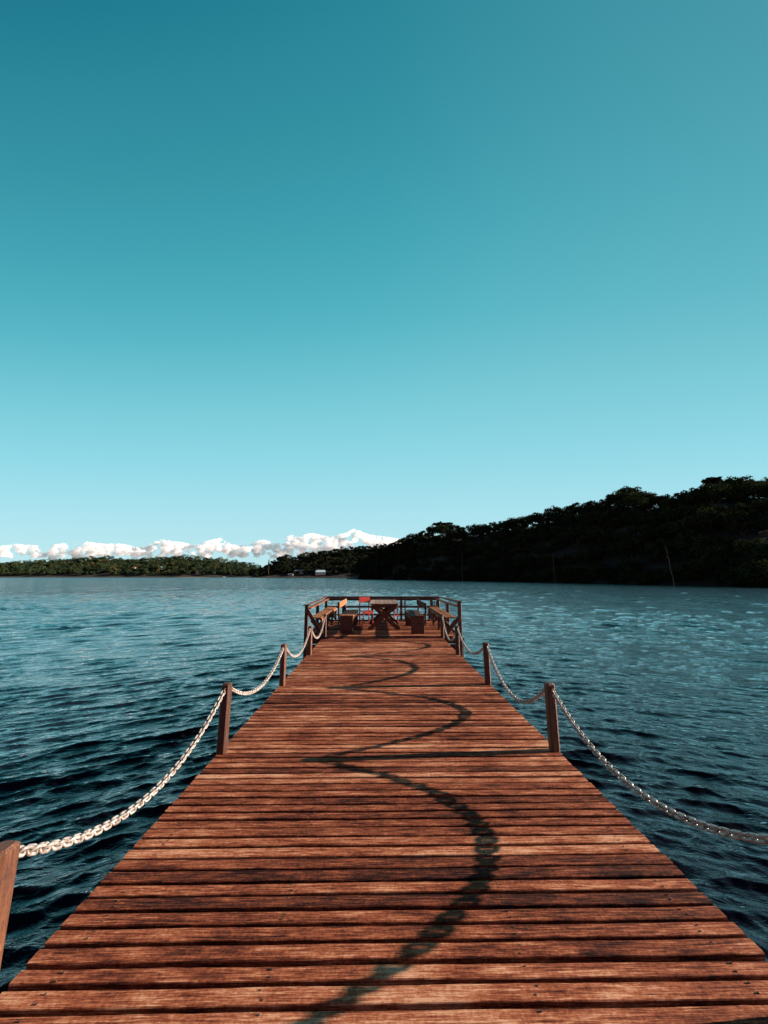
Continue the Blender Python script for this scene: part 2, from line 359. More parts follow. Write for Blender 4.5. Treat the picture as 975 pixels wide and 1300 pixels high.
def crown_pts(rx, rz, zc, nclump, per, flat=0.0):
    P = []; Nn = []; A = []
    for c in range(nclump):
        th = nr.uniform(0, 2*np.pi); ph = np.arccos(nr.uniform(-0.75, 1)); rr = nr.uniform(0.55, 0.95)
        cc = np.array([np.cos(th)*np.sin(ph)*rx*rr, np.sin(th)*np.sin(ph)*rx*rr, zc+np.cos(ph)*rz*rr])
        cr = nr.uniform(0.22, 0.38)*rx; v = nr.normal(size=(per, 3)); v /= np.linalg.norm(v, axis=1, keepdims=True)
        v[:, 2] = np.abs(v[:, 2])*nr.choice([1, 1, 1, -1], per)
        rad = nr.uniform(0.75, 1.05, (per, 1))
        P.append(cc+v*rad*cr*np.array([1, 1, 0.78])); Nn.append(v+nr.normal(size=(per, 3))*0.45); A.append(np.clip(nr.normal(0.35, 0.16)+nr.normal(0, 0.1, per), 0, 1))
    return np.concatenate(P), np.concatenate(Nn), np.concatenate(A)
def cone_mesh(segs, name, mat, n=7):
    """segs: list of polylines [(p, r), ...]"""
    m = MB()
    for pl in segs:
        vs = []; fs = []
        for (p, r) in pl:
            for k in range(n):
                a = 2*math.pi*k/n; vs.append((p[0]+r*math.cos(a), p[1]+r*math.sin(a), p[2]))
        for i in range(len(pl)-1):
            for k in range(n): fs.append((i*n+k, i*n+(k+1) % n, (i+1)*n+(k+1) % n, (i+1)*n+k))
        m.add(vs, fs, rng.random(), True)
    return m
# seven tree kinds
protos = []
kinds = [(4.6, 3.4, 7.0, 46), (5.4, 3.2, 7.6, 54), (3.9, 4.2, 6.6, 44), (5.0, 2.4, 8.3, 44), (4.2, 3.8, 6.4, 46), (5.8, 3.0, 7.4, 58), (3.4, 3.2, 7.2, 34)]
def tree_parts(rx, rz, zc, ncl, mat, per=62, tr_mat=None):
    P, Nn, A = crown_pts(rx, rz, zc, ncl, per)
    cm = quads_mesh('crown', P, Nn, nr.uniform(0.16, 0.42, len(P)), A, mat)
    lim = [[((0, 0, -1.0), 0.32), ((0.15, 0.1, zc*0.45), 0.24), ((0.1, -0.1, zc), 0.12)]]
    for k in range(5):
        a = 2*math.pi*k/5+rng.random(); lim.append([((0.12, 0, zc*0.42+0.3*k), 0.14), ((math.cos(a)*rx*0.35, math.sin(a)*rx*0.35, zc*0.75), 0.09), ((math.cos(a)*rx*0.7, math.sin(a)*rx*0.7, zc+0.2), 0.04)])
    return cm, lim
tree_meshes = []
for kd in kinds:
    cm, lim = tree_parts(*kd, M_leaf)
    tb = cone_mesh(lim, 'trunk', M_bark).build('trunk', M_bark); tm = tb.data; bpy.data.objects.remove(tb)
    tree_meshes.append((cm, tm))
pale_cm = quads_mesh('crown', *(lambda q: (q[0], q[1], nr.uniform(0.16, 0.4, len(q[0])), q[2]))(crown_pts(4.6, 3.2, 7.4, 40, 62)), M_leaf_pale)
def plant_tree(x, y, z, s, kind, label, group=None, cm=None, sz=1.0):
    root = empty('forest_tree', (x, y, z), rng.uniform(0, 6.28)); root.scale = (s, s, s*sz)
    tag(root, label, 'tree', group)
    a, b = tree_meshes[kind]
    for nm, me in (('crown', cm or a), ('trunk', b)):
        o = bpy.data.objects.new(nm, me); C.objects.link(o); o.parent = root
    return root
GT = 'trees crowded on the right-hand shore'
def LT(row, u):
    part = 'low left end' if u < 590 else 'middle' if u < 800 else 'high right end'
    return 'dark round-crowned tree %s of the right-hand wood, at its %s' % (row, part)
# ridge first, so that the skyline is exactly right; then rows down to the shore
cnt = 0
u = 452
while u < 1120:
    x, y, z = hill_point(u, 1.0); s = rng.uniform(0.85, 1.22)*(0.9 if u > 600 else 1.0)
    plant_tree(x, y, z+(TREE_H-10.8*s) + rng.uniform(-0.6, 0.3), s, rng.randrange(7), LT('on the skyline', u), GT); cnt += 1
    u += 6.6*s/y*457*0.95 + 1
for t_, step in ((0.84, 7.6), (0.67, 7.8), (0.5, 8.0), (0.34, 8.2), (0.2, 8.0), (0.09, 7.2), (0.02, 6.4)):
    u = 458+rng.random()*15
    while u < 1060:
        tt = t_+rng.uniform(-0.05, 0.05); x, y, z = hill_point(u, max(tt, 0.03)); s = rng.uniform(0.8, 1.15)*(0.8 if t_ < 0.1 else 1.0)
        plant_tree(x, y, z-(3.6 if t_ > 0.6 else 4.4 if t_ > 0.3 else 5.2), s, rng.randrange(7), LT('high on the slope' if t_ > 0.6 else 'halfway up the slope' if t_ > 0.3 else 'near the waterline', u), GT); cnt += 1
        u += step*s/y*457*(1.0 if t_ > 0.3 else 1.1)
print('trees', cnt)
# trees one can pick out
def special(u, t_, dz, s, label, cm=None, kind=0, sz=1.0, v=None):
    x, y, z = hill_point(u, t_)
    if v is not None: z = CAM_H + elev(v)*y - 10.8*s*sz
    return plant_tree(x, y, z+dz, s, kind, label, None, cm, sz)
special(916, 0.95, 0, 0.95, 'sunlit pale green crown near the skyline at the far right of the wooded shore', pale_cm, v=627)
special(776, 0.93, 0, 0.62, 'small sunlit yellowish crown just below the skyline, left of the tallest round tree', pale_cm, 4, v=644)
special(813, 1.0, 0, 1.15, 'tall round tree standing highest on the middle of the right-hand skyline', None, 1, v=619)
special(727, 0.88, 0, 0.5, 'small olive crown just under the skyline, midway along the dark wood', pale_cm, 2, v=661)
# umbrella-topped tree on the skyline
def umbrella_tree(u, v, s, label):
    x, y, z = hill_point(u, 1.0); top = CAM_H+elev(v)*y
    root = empty('umbrella_tree', (x, y, z)); tag(root, label, 'tree')
    h = top-z; P = []; Nn = []; A = []
    lim = [[((0, 0, -1), 0.35), ((0.2, 0, h*0.5), 0.25), ((0, 0, h-2.0), 0.15)]]
    for k in range(9):
        a = rng.uniform(0, 6.28); r_ = rng.uniform(1.5, 6.0)*s; c = np.array([math.cos(a)*r_, math.sin(a)*r_*0.8, h-1.1*s-rng.uniform(0, 1.0)])
        lim.append([((0, 0, h*0.55), 0.14), ((c[0]*0.5, c[1]*0.5, h-2.6), 0.1), (tuple(c), 0.05)])
        for q in range(3):
            p_, n_, a_ = crown_pts(1.9*s, 0.75*s, 0, 9, 40); off = c+np.array([rng.uniform(-1, 1), rng.uniform(-1, 1), rng.uniform(-0.2, 0.3)])
            P.append(p_+off); Nn.append(n_); A.append(a_)
    P = np.concatenate(P); me = quads_mesh('crown', P, np.concatenate(Nn), nr.uniform(0.15, 0.36, len(P)), np.concatenate(A), M_leaf)
    o = bpy.data.objects.new('crown', me); C.objects.link(o); o.parent = root
    cone_mesh(lim, 'trunk', M_bark).build('trunk', M_bark, root)
umbrella_tree(563, 662.5, 1.0, 'flat umbrella-topped tree on the skyline with sky showing under its canopy')
umbrella_tree(928, 605.5, 0.7, 'flat spreading tree on the high skyline at the far right')
# bare trunks against the dark wood
def bare_tree(u, v0, v1, du, r0, label, d_off=-3.0, mat=None):
    ds = interp(SHORE, u)+d_off
    x0 = slope(u)*ds; z0 = CAM_H+elev(v0)*ds; z1 = CAM_H+elev(v1)*ds; x1 = slope(u+du)*ds
    root = empty('bare_tree', (x0, ds, z0)); tag(root, label, 'tree')
    dx, dz = x1-x0, z1-z0
    segs = [[((dx*k/6+0.08*math.sin(k*2), 0, dz*k/6 - (0.8 if k == 0 else 0)), r0*(1-0.12*k)) for k in range(7)]]
    for k in (3, 4, 5):
        sg = 1 if k % 2 else -1; b0 = (dx*k/6, 0, dz*k/6); segs.append([(b0, r0*0.4), ((b0[0]+sg*0.25, 0.2, b0[2]+0.4), r0*0.25), ((b0[0]+sg*0.35, 0.3, b0[2]+0.8), r0*0.1)])
    cone_mesh(segs, 'trunk', mat or M_bark_pale).build('trunk', mat or M_bark_pale, root)
bare_tree(858, 741, 694, -4, 0.12, 'pale bare trunk leaning slightly, rising from the right-hand shore')
bare_tree(587, 738, 700, 0.5, 0.13, 'thin pale upright trunk at the foot of the dark wood, right of the umbrella tree')
bare_tree(505, 734, 706, 0.3, 0.11, 'faint thin trunk in the dark wood left of the umbrella tree')
bare_tree(477, 733, 704, 0.5, 0.12, 'faint bare trunk near the low point of the right-hand wood')
bare_tree(705, 739, 700, 0.3, 0.10, 'slim dim trunk in the middle of the dark right-hand wood')

# far hills: one mass of forest each
def far_hill(name, u0, u1, shore, dep, tab, th, mat, n_rows, gsp, gmat, label, q=1.15, cr=5.0):
    def pt(u, t_):
        d = shore+dep*t_; e = elev(interp(tab, u)); top = max(CAM_H+e*(shore+dep)-th, WATER+1.5)
        if t_ < 0: return slope(u)*d, d, WATER-1
        z = WATER+0.5+(top-WATER-0.5)*min(t_, 1)**0.9 - max(t_-1, 0)*15
        return slope(u)*d, d, z
    sheet('hills' if name == 'a' else 'hills', [u0+(u1-u0)*i/60 for i in range(61)], [-0.03, 0, 0.1, 0.25, 0.4, 0.55, 0.7, 0.85, 1.0, 1.5], pt, gmat)
    P = []; Nn = []; A = []; S = []
    for r_ in range(n_rows):
        t_ = 1.0 - r_/n_rows*0.98
        u = u0+rng.random()*8
        while u < u1:
            tt = t_+rng.uniform(-0.06, 0.06); x, y, z = pt(u, max(tt, 0.005)); s = rng.uniform(0.6, 1.35)
            if r_ == n_rows-1: s *= 0.65
            cx = cr*s; cz = cr*0.72*s
            base = np.clip(nr.normal(0.36, 0.17), 0.05, 0.95) if rng.random() > 0.06 else 0.95
            p_, n_, a_ = crown_pts(cx, cz*0.9, 0, 15, 22)
            P.append(p_+np.array([x, y, z+th*0.42*(0.7+0.3*s)])); Nn.append(n_); A.append(np.clip(a_*0.4+base*0.75, 0, 1)); S.append(nr.uniform(0.45, 1.0, len(p_)))
            u += gsp*s/shore*457
    me = quads_mesh('far_forest', np.concatenate(P), np.concatenate(Nn), np.concatenate(S), np.concatenate(A), mat)
    o = bpy.data.objects.new('far_forest', me); C.objects.link(o); tag(o, label, 'forest', None, 'stuff')
    return pt
LEFT = [(-160, 716), (0, 714), (40, 711), (80, 709), (120, 706), (137, 705), (160, 709), (200, 706), (230, 704.5), (260, 706), (290, 710), (310, 713), (325, 716), (335, 723), (345, 727)]
MID = [(318, 724), (333, 719), (345, 713), (355, 705), (365, 702), (375, 706), (385, 701), (400, 699), (420, 696), (445, 692), (470, 691), (500, 688), (530, 688), (560, 690)]
far_hill('a', -160, 342, 585, 95, LEFT, 7.5, M_leaf_far, 9, 9.0, M_ground2, 'sunlit forest covering the low far hill across the lake on the left', cr=6.2)
M_leaf_mid = leaf_mat('mid_foliage', [(0.0, (0.010, 0.014, 0.009)), (0.6, (0.020, 0.028, 0.014)), (1.0, (0.040, 0.042, 0.020))])
far_hill('b', 320, 560, 440, 90, MID, 6.6, M_leaf_mid, 9, 7.5, M_ground, 'dark forest on the headland behind the far end of the pier')

# lone pointed conifer on the saddle
def conifer(u, v0, v1, d, label):
    z0 = CAM_H+elev(v0)*d; z1 = CAM_H+elev(v1)*d; root = empty('conifer', (slope(u)*d, d, z0)); tag(root, label, 'tree'); h = z1-z0
    n = 700; t_ = nr.uniform(0, 1, n)**0.8; a = nr.uniform(0, 6.28, n); rr = (1-t_)*2.0*nr.uniform(0.4, 1, n)+0.1
    P = np.stack([np.cos(a)*rr, np.sin(a)*rr, 1+t_*(h-1)], -1)
    me = quads_mesh('crown', P, nr.normal(size=(n, 3)), nr.uniform(0.25, 0.5, n), nr.uniform(0, 0.5, n), M_leaf)
    o = bpy.data.objects.new('crown', me); C.objects.link(o); o.parent = root
    cone_mesh([[((0, 0, -3), 0.3), ((0, 0, h), 0.1)]], 'trunk', M_bark).build('trunk', M_bark, root)
conifer(341, 724, 710.5, 445, 'lone pointed conifer rising where the far hill meets the dark headland')

# houses
M_wallw = plain('white_wall', (0.45, 0.45, 0.43), 0.8, 0.1, 1); M_bluer = plain('pale_blue_roof', (0.35, 0.52, 0.60), 0.5, 0.1, 1)
M_roofred = plain('clay_roof', (0.30, 0.12, 0.07), 0.8, 0.2, 1); M_glass = plain('window_glass', (0.03, 0.04, 0.05), 0.2, 0.1, 1)
M_walld = plain('grey_wall', (0.16, 0.17, 0.18), 0.8, 0.15, 1)
def house(u, v, d, wd, dp, h, rf, label, wall, roof, rz=0.0, name='house', nwin=3):
    x, z = slope(u)*d, CAM_H+elev(v)*d
    root = empty(name, (x, d, z), rz); tag(root, label, 'house')
    m = MB(); m.box(-wd/2, wd/2, 0, dp, -1.6, h, 0.5); m.build('wall', wall, root)
    m = MB(); e = 0.7
    vs = [(-wd/2-e, -e, h+0.02), (wd/2+e, -e, h+0.02), (wd/2+e, dp+e, h+0.02), (-wd/2-e, dp+e, h+0.02), (-wd/2+1, dp/2, h+rf), (wd/2-1, dp/2, h+rf)]
    m.add(vs, [(0, 1, 5, 4), (1, 2, 5), (2, 3, 4, 5), (3, 0, 4), (3, 2, 1, 0)], 0.5); m.build('roof', roof, root)
    for k in range(nwin):
        xx = -wd/2+wd*(k+0.5)/nwin; m = MB(); m.box(xx-0.6, xx+0.6, -0.06, 0.03, h*0.4, h*0.78, 0.5); m.build('window', M_glass, root)
house(407, 729.0, 446, 12, 7, 2.6, 2.6, 'house with pale blue roof on the dark headland shore', M_wallw, M_bluer, 0.1)
house(379, 727, 450, 11, 7, 2.0, 1.6, 'dim grey house with bluish roof, left of the pale blue roofed one', M_walld, plain('dull_blue_roof', (0.12, 0.16, 0.19), 0.6, 0.1, 1), -0.1)
house(369, 730.5, 444, 6, 4, 1.4, 0.8, 'low dim boathouse at the water below the grey house', M_walld, plain('slate_roof', (0.13, 0.17, 0.2), 0.6, 0.1, 1), 0.0, 'boathouse', 2)
house(204, 722.0, 610, 6.5, 5, 2.4, 1.0, 'small white house among trees in the middle of the far hill', M_wallw, M_bluer)
house(252, 727.0, 598, 5.5, 4, 2.2, 1.1, 'small cream house low on the far hill near the sandy bank', M_wallw, M_roofred)
house(171, 722, 612, 5, 4, 2.0, 1.0, 'tiny pale house left of the white house on the far hill', M_walld, M_roofred, 0, 'house', 2)
# little boat
def boat(u, d):
    root = empty('motorboat', (slope(u)*d, d, WATER)); tag(root, 'tiny white boat on the water below the far hill', 'boat')
    m = MB(); vs = []; fs = []; ns = 9
    for i in range(ns):
        t_ = i/(ns-1); hw = 0.9*math.sin(min(1, (1.02-t_)*1.6)*math.pi/2); xx = -3+6*t_
        vs += [(xx, -hw, 0.75+0.25*t_), (xx, -hw*0.6, -0.1), (xx, hw*0.6, -0.1), (xx, hw, 0.75+0.25*t_)]
    for i in range(ns-1):
        for k in range(3): fs.append((i*4+k, (i+1)*4+k, (i+1)*4+k+1, i*4+k+1))
        fs.append((i*4+3, (i+1)*4+3, (i+1)*4, i*4))
    fs.append((0, 1, 2, 3)); m.add(vs, fs, 0.5); m.build('hull', M_wallw, root)
    m = MB(); m.box(-0.8, 0.8, -0.55, 0.55, 0.8, 1.6, 0.5, 0.1); m.build('cabin', M_wallw, root)
boat(285, 560)
# small jetty-like bank by the saddle of the near wood
M_sand = plain('sand', (0.22, 0.16, 0.11), 0.95, 0.2, 0.5)
def bank(u0, u1, d, hgt):
    vs = []; fs = []; n = 24
    for i in range(n+1):
        u = u0+(u1-u0)*i/n; k = math.sin(math.pi*i/n)
        for dd, zz in ((0, -0.4), (1.5, 0.25*hgt*k), (5, 0.8*hgt*k), (12, hgt*k)):
            vs.append((slope(u)*(d+dd), d+dd, WATER+zz+rng.uniform(-0.05, 0.05)))
    for i in range(n):
        for j in range(3): fs.append((i*4+j, (i+1)*4+j, (i+1)*4+j+1, i*4+j+1))
    me = bpy.data.meshes.new('bank'); me.from_pydata(vs, [], fs); me.materials.append(M_sand); o = bpy.data.objects.new('shore_bank', me); C.objects.link(o); o['kind'] = 'structure'
bank(222, 270, 580, 0.8)

# ------------------------------------------------------------------ clouds: one bank of cumulus far behind the hills
def build_clouds():
    top = [(-120, 694), (-60, 688), (0, 693), (20, 690), (44, 692), (52, 702), (62, 700), (68, 691), (80, 689), (88, 699), (98, 694), (108, 687), (130, 690), (150, 689), (172, 694), (186, 693), (200, 684), (215, 686), (232, 688), (247, 692), (262, 685), (276, 682), (290, 690), (312, 692), (330, 684), (347, 688), (360, 690), (368, 678), (376, 682), (392, 675), (408, 679), (422, 680), (436, 676), (449, 670), (462, 676), (478, 679), (494, 681), (508, 683), (520, 689), (545, 700)]
    D = 3200.0
    import bmesh
    bm = bmesh.new(); bmesh.ops.create_icosphere(bm, subdivisions=2, radius=1.0)
    bv = np.array([v.co[:] for v in bm.verts]); bf = np.array([[v.index for v in f.verts] for f in bm.faces]); bm.free()
    V = []; Fc = []; off = 0; Rn = random.Random(3)
    def puff(u, v, rp, squash=0.85, dd=0.0):
        nonlocal off
        d = D+dd; r_ = rp*d/465.0; c = np.array([slope(u)*d, d, CAM_H+elev(v)*d])
        n = np.zeros(len(bv)); ph = nr.uniform(0, 6.28, (10, 3))
        for k in range(10):
            fr = (1.7, 1.7, 2.6, 2.6, 3.9, 3.9, 6.0, 6.0, 9.0, 9.0)[k]; am = (0.13, 0.13, 0.10, 0.10, 0.07, 0.07, 0.045, 0.045, 0.03, 0.03)[k]
            n += am*np.abs(np.sin(bv[:, 0]*fr+ph[k, 0]+1.3*np.sin(bv[:, 1]*fr*0.7)))*np.sin(bv[:, 1]*fr+ph[k, 1])*np.cos(bv[:, 2]*fr+ph[k, 2])*1.6
        V.append(c+bv*(1+n[:, None])*r_*np.array([1, 1, squash])); Fc.append(bf+off); off += len(bv)
    def cluster(u, v, k, dd=0.0):
        puff(u, v, k, 0.85, dd)
        for q in range(Rn.randint(6, 9)):
            a = Rn.uniform(-0.5, math.pi+0.5); r1 = k*Rn.uniform(0.75, 1.0); k1 = k*Rn.uniform(0.30, 0.5)
            u1, v1, d1 = u+math.cos(a)*r1, v-math.sin(a)*r1*0.8, dd-Rn.uniform(0, 1)*k*5
            puff(u1, v1, k1, 0.85, d1)
            for q2 in range(4):
                a = Rn.uniform(0, 6.28); puff(u1+math.cos(a)*k1*0.9, v1-math.sin(a)*k1*0.8, k1*Rn.uniform(0.3, 0.5), 0.9, d1-Rn.uniform(0, 1)*k1*5)
    u = -118
    while u < 545:
        tv = interp(top, u); k = Rn.uniform(1.1, 3.9)
        cluster(u, tv+k*1.25, k, Rn.uniform(-60, 60))
        vv = tv+k*2.2
        while vv < 704 and Rn.random() < 0.75:
            k2 = Rn.uniform(2.2, 5.5)
            cluster(u+Rn.uniform(-4, 4), vv+k2*0.7, k2, Rn.uniform(-200, 120))
            vv += k2*1.1
        u += Rn.uniform(2.0, 4.4)
    V = np.concatenate(V); Fc = np.concatenate(Fc)
    me = bpy.data.meshes.new('cumulus_clouds'); me.vertices.add(len(V)); me.vertices.foreach_set('co', V.astype(np.float32).ravel())
    me.loops.add(len(Fc)*3); me.loops.foreach_set('vertex_index', Fc.astype(np.int32).ravel()); me.polygons.add(len(Fc))
    me.polygons.foreach_set('loop_start', (np.arange(len(Fc))*3).astype(np.int32)); me.polygons.foreach_set('use_smooth', np.ones(len(Fc), bool)); me.update(calc_edges=True)
    m = bpy.data.materials.new('cloud_white'); m.use_nodes = True; t = m.node_tree; t.nodes.remove(t.nodes['Principled BSDF'])
    pv = t.nodes.new('ShaderNodeVolumePrincipled'); pv.inputs['Color'].default_value = (0.995, 0.995, 0.998, 1); pv.inputs['Density'].default_value = 0.03; pv.inputs['Anisotropy'].default_value = 0.0
    t.links.new(pv.outputs[0], t.nodes['Material Output'].inputs['Volume']); me.materials.append(m)
    o = bpy.data.objects.new('cumulus_clouds', me); C.objects.link(o)
    md = o.modifiers.new('union', 'REMESH'); md.mode = 'VOXEL'; md.voxel_size = 4.0
    tag(o, 'bank of white cumulus clouds low behind the hills', 'clouds', None, 'stuff')
build_clouds()

# ------------------------------------------------------------------ the pier
XL, XR = -1.475, 1.665
PIT = 0.0815
def planks(y0, y1, xl, xr, z, name, parent, seed, nail_x):
    rows = []
    rg = random.Random(seed); mb = MB(); y = y0; nseg = 56
    while y < y1:
        wd = PIT*rg.uniform(0.93, 1.07); gp = rg.uniform(0.016, 0.022)
        yb = min(y+wd, y1+0.02)-gp; th = 0.032; pid = rg.random(); zo = z+rg.uniform(-0.004, 0.002)
        a = xl+rg.uniform(-0.004, 0.004); b = xr+rg.uniform(-0.004, 0.004); sk = rg.uniform(-0.004, 0.004)
        prof = [(0.0, -th), (0.0, -0.005), (0.0015, -0.0015), (0.005, 0.0), (0.30, 0.0009), (0.5, 0.0), (0.70, 0.0009), (1-0.005, 0.0), (1-0.0015, -0.0015), (1.0, -0.005), (1.0, -th)]
        n = len(prof); vs = []; fs = []; W = yb-y
        p1, p2, p3 = rg.uniform(0, 6), rg.uniform(0, 6), rg.uniform(0, 6); tw = rg.uniform(-0.0025, 0.0025)
        for i in range(nseg+1):
            t_ = i/nseg; x = a+(b-a)*t_
            wob = 0.0015*math.sin(x*2.1+p1)+0.0008*math.sin(x*6.3+p2); ragA = 0.0007*math.sin(x*9+p2)+rg.uniform(-0.0010, 0.0010); ragB = 0.0007*math.sin(x*8+p3)+rg.uniform(-0.0010, 0.0010)
            for k, (q, zz) in enumerate(prof):
                if q < 0.02: py = q
                elif q > 0.9: py = W-(1-q)
                else: py = q*W
                py += (ragA if k < 4 else ragB if k > n-5 else 0)
                vs.append((x, y+py+sk*(t_-0.5)*2, zo+zz+wob+tw*(q if 0.02 < q < 0.9 else round(q))))
        for i in range(nseg):
            for k in range(n-1): fs.append((i*n+k, i*n+k+1, (i+1)*n+k+1, (i+1)*n+k))
        fs.append(tuple(range(n))[::-1]); fs.append(tuple(nseg*n+k for k in range(n)))
        mb.add(vs, fs, pid, False); rows.append((y, W)); y += wd
    d = mb.build(name, M_deck, parent)
    nm = MB(); rg2 = random.Random(seed+50)
    for (y_, w_) in rows:
        for xx in nail_x:
            for q in (0.25, 0.75):
                if rg2.random() < 0.12: continue
                cx, cy, rr = xx+rg2.uniform(-0.012, 0.012), y_+w_*(q+rg2.uniform(-0.06, 0.06)), rg2.uniform(0.003, 0.0042)
                vs = [(cx+rr*math.cos(a*1.0472), cy+rr*math.sin(a*1.0472), z+0.0025) for a in range(6)]+[(cx+rr*math.cos(a*1.0472), cy+rr*math.sin(a*1.0472), z-0.006) for a in range(6)]
                nm.add(vs, [tuple(range(6))]+[(a, (a+1) % 6, 6+(a+1) % 6, 6+a) for a in range(6)], rg2.random())
    o = nm.build('nail_heads', M_nail, parent); o['kind'] = 'stuff'
    return d
pier = tag(empty('pier', (0, 0, 0)), 'long wooden pier of reddish cross planks running out to a wider end platform', 'pier')
planks(-2.6, 9.755, XL, XR, 0.0, 'decking', pier, 5, (-1.30, -0.45, 0.62, 1.48))
planks(9.80, 13.36, -1.97, 2.20, 0.018, 'platform_decking', pier, 9, (-1.85, -0.7, 0.9, 2.1))
for xx in (-1.30, -0.45, 0.62, 1.48):
    m = MB(); m.box(xx-0.04, xx+0.04, -2.6, 9.75, -0.20, -0.045, 0.4); m.build('stringer', M_under, pier)
for xx in (-1.85, -0.7, 0.9, 2.1):
    m = MB(); m.box(xx-0.04, xx+0.04, 9.86, 13.3, -0.20, -0.03, 0.4); m.build('stringer', M_under, pier)
for yy, a, b in ((9.815, -1.98, 2.25), (13.33, -1.98, 2.25)):
    m = MB(); m.box(a, b, yy-0.02, yy+0.02, -0.16, -0.018, 0.4); m.build('edge_beam', M_under, pier)
for yy in (-0.4, 1.65, 3.7, 5.75, 7.8, 9.9, 11.6, 13.15):
    a, b = (-1.38, 1.56) if yy < 9.8 else (-1.85, 2.1)
    m = MB(); m.box(a-0.1, b+0.1, yy-0.05, yy+0.05, -0.34, -0.203, 0.3); m.build('cross_beam', M_under, pier)
    for xx in (a, b):
        m = MB(); ns = 12; m.add([(xx+0.09*math.cos(6.283*k/ns), yy+0.09*math.sin(6.283*k/ns), z_) for z_ in (-3.0, -0.343) for k in range(ns)],
              [(k, (k+1) % ns, ns+(k+1) % ns, ns+k) for k in range(ns)]+[tuple(range(ns))[::-1], tuple(ns+k for k in range(ns))], 0.3, True); m.build('pile', M_under, pier)
# struts under the platform wings
for sx, x0, x1 in ((-1, -1.92, -1.45), (1, 2.19, 1.66)):
    m = MB(); m.bar((x0, 9.83, -0.22), (x1, 9.83, -0.62), 0.05, 0.07, 0.4); m.build('strut', M_under, pier)
    m = MB(); m.bar((x0, 9.83, -0.17), (x0, 9.83, -2.5), 0.08, 0.08, 0.4, up=(0, 1, 0)); m.build('pile', M_under, pier)

# ------------------------------------------------------------------ posts and chains
POST_Y = [-0.48, 1.57, 3.62, 5.67, 7.72, 9.70]
ordn = ['nearest', 'second', 'third', 'fourth', 'last']
def link_geom(M, scale, out):
    n1, n2 = 18, 8; pts = []; Lh = 0.026*scale; r_ = 0.0175*scale; wr = 0.0088*scale
    for i in range(n1):
        a = 2*math.pi*i/n1; cx = math.cos(a); sy = math.sin(a)
        px = cx*r_ + (Lh-0.003 if cx > 1e-6 else -(Lh-0.003) if cx < -1e-6 else 0)*0.75; py = sy*r_*1.12
        pts.append((Vector((px, py, 0)), Vector((cx, sy, 0))))
    vs = []; fs = []
    for p, nrm in pts:
        for k in range(n2):
            b = 2*math.pi*k/n2; vs.append(M @ (p+nrm*math.cos(b)*wr+Vector((0, 0, 1))*math.sin(b)*wr))
    for i in range(n1):
        for k in range(n2):
            j, k2 = (i+1) % n1, (k+1) % n2; fs.append((i*n2+k, j*n2+k, j*n2+k2, i*n2+k2))
    out.add(vs, fs, rng.random(), True)
def make_chain(p0, p1, sag, label, cat='chain', pitch=0.0345, scale=0.78, lead=0.0):
    p0 = Vector(p0); p1 = Vector(p1); P = []; n = 400
    for i in range(n+1):
        t_ = i/n; p = p0.lerp(p1, t_); p.z -= 4*sag*t_*(1-t_)*(1.0+lead*(t_-0.5)); P.append(p)
    cum = [0]
    for i in range(n): cum.append(cum[-1]+(P[i+1]-P[i]).length)
    nl = max(4, round(cum[-1]/pitch)); mb = MB(); mid = (p0+p1)/2
    root_loc = Vector(p0)
    for k in range(nl):
        s_ = (k+0.5)/nl*cum[-1]; i = min(max(int(np.searchsorted(cum, s_))-1, 0), n-1); q = (s_-cum[i])/(cum[i+1]-cum[i]); c = P[i].lerp(P[i+1], q)
        d = (P[min(i+2, n)]-P[max(i-2, 0)]).normalized(); sd_ = d.cross(Vector((0, 0, 1))).normalized(); up = sd_.cross(d)
        tw = R(38 if k % 2 else -52)+rng.uniform(-0.12, 0.12)
        y_ = sd_*math.cos(tw)+up*math.sin(tw); z_ = d.cross(y_)
        M = Matrix((d, y_, z_)).transposed().to_4x4(); M.translation = c-root_loc
        link_geom(M, scale, mb)
    o = mb.build('chain', M_chain); o.location = root_loc; tag(o, label, cat, 'chains swagged between the pier posts'); return o
def make_post(x, y, h, lean, label, side):
    root = empty('pier_post', (x, y, 0.0)); tag(root, label, 'post', 'low square posts along both pier edges')
    m = MB(); m.box(-0.04, 0.04, -0.042, 0.042, -0.03, h, rng.random(), 0.014); s_ = m.build('shaft', M_post, root)
    root.rotation_euler = (lean[0], lean[1], rng.uniform(-0.03, 0.03))
    for sy in (-1, 1):
        m = MB(); ns, nk = 12, 6; vs = []; fs = []
        for i in range(ns):
            a = 6.283*i/ns
            for k in range(nk):
                b = 6.283*k/nk; rr = 0.014+0.0045*math.cos(b); vs.append((rr*math.cos(a)*0.3+0.0045*math.sin(b), sy*(0.052+rr*math.sin(a)*0.9), h-0.05+rr*math.cos(a)))
        for i in range(ns):
            for k in range(nk): fs.append((i*nk+k, ((i+1) % ns)*nk+k, ((i+1) % ns)*nk+(k+1) % nk, i*nk+(k+1) % nk))
        m.add(vs, fs, 0.5, True); m.build('eye_bolt', M_bolt, root)
    return root
lab_l = ['square wooden post on the left edge, closest to the camera and behind it', 'big sunlit brown post cut by the bottom left corner of the picture', 'left-hand post halfway between the corner post and the thin middle one, orange side lit', 'thin left-hand post third before the platform', 'short left post beside the tall rail corner post', 'short sunlit post where the left pier edge meets the platform']
lab_r = ['square post on the right edge behind the camera', 'right-hand post nearest the camera, just outside the picture', 'dark square post on the right edge, largest one in view', 'dark right-hand post second largest in view', 'short right post hidden against the tall rail post', 'short post where the right pier edge meets the platform']
XPL = [-1.445, -1.43, -1.445, -1.44, -1.43, -1.42]; XPR = [1.64, 1.655, 1.635, 1.635, 1.63, 1.66]
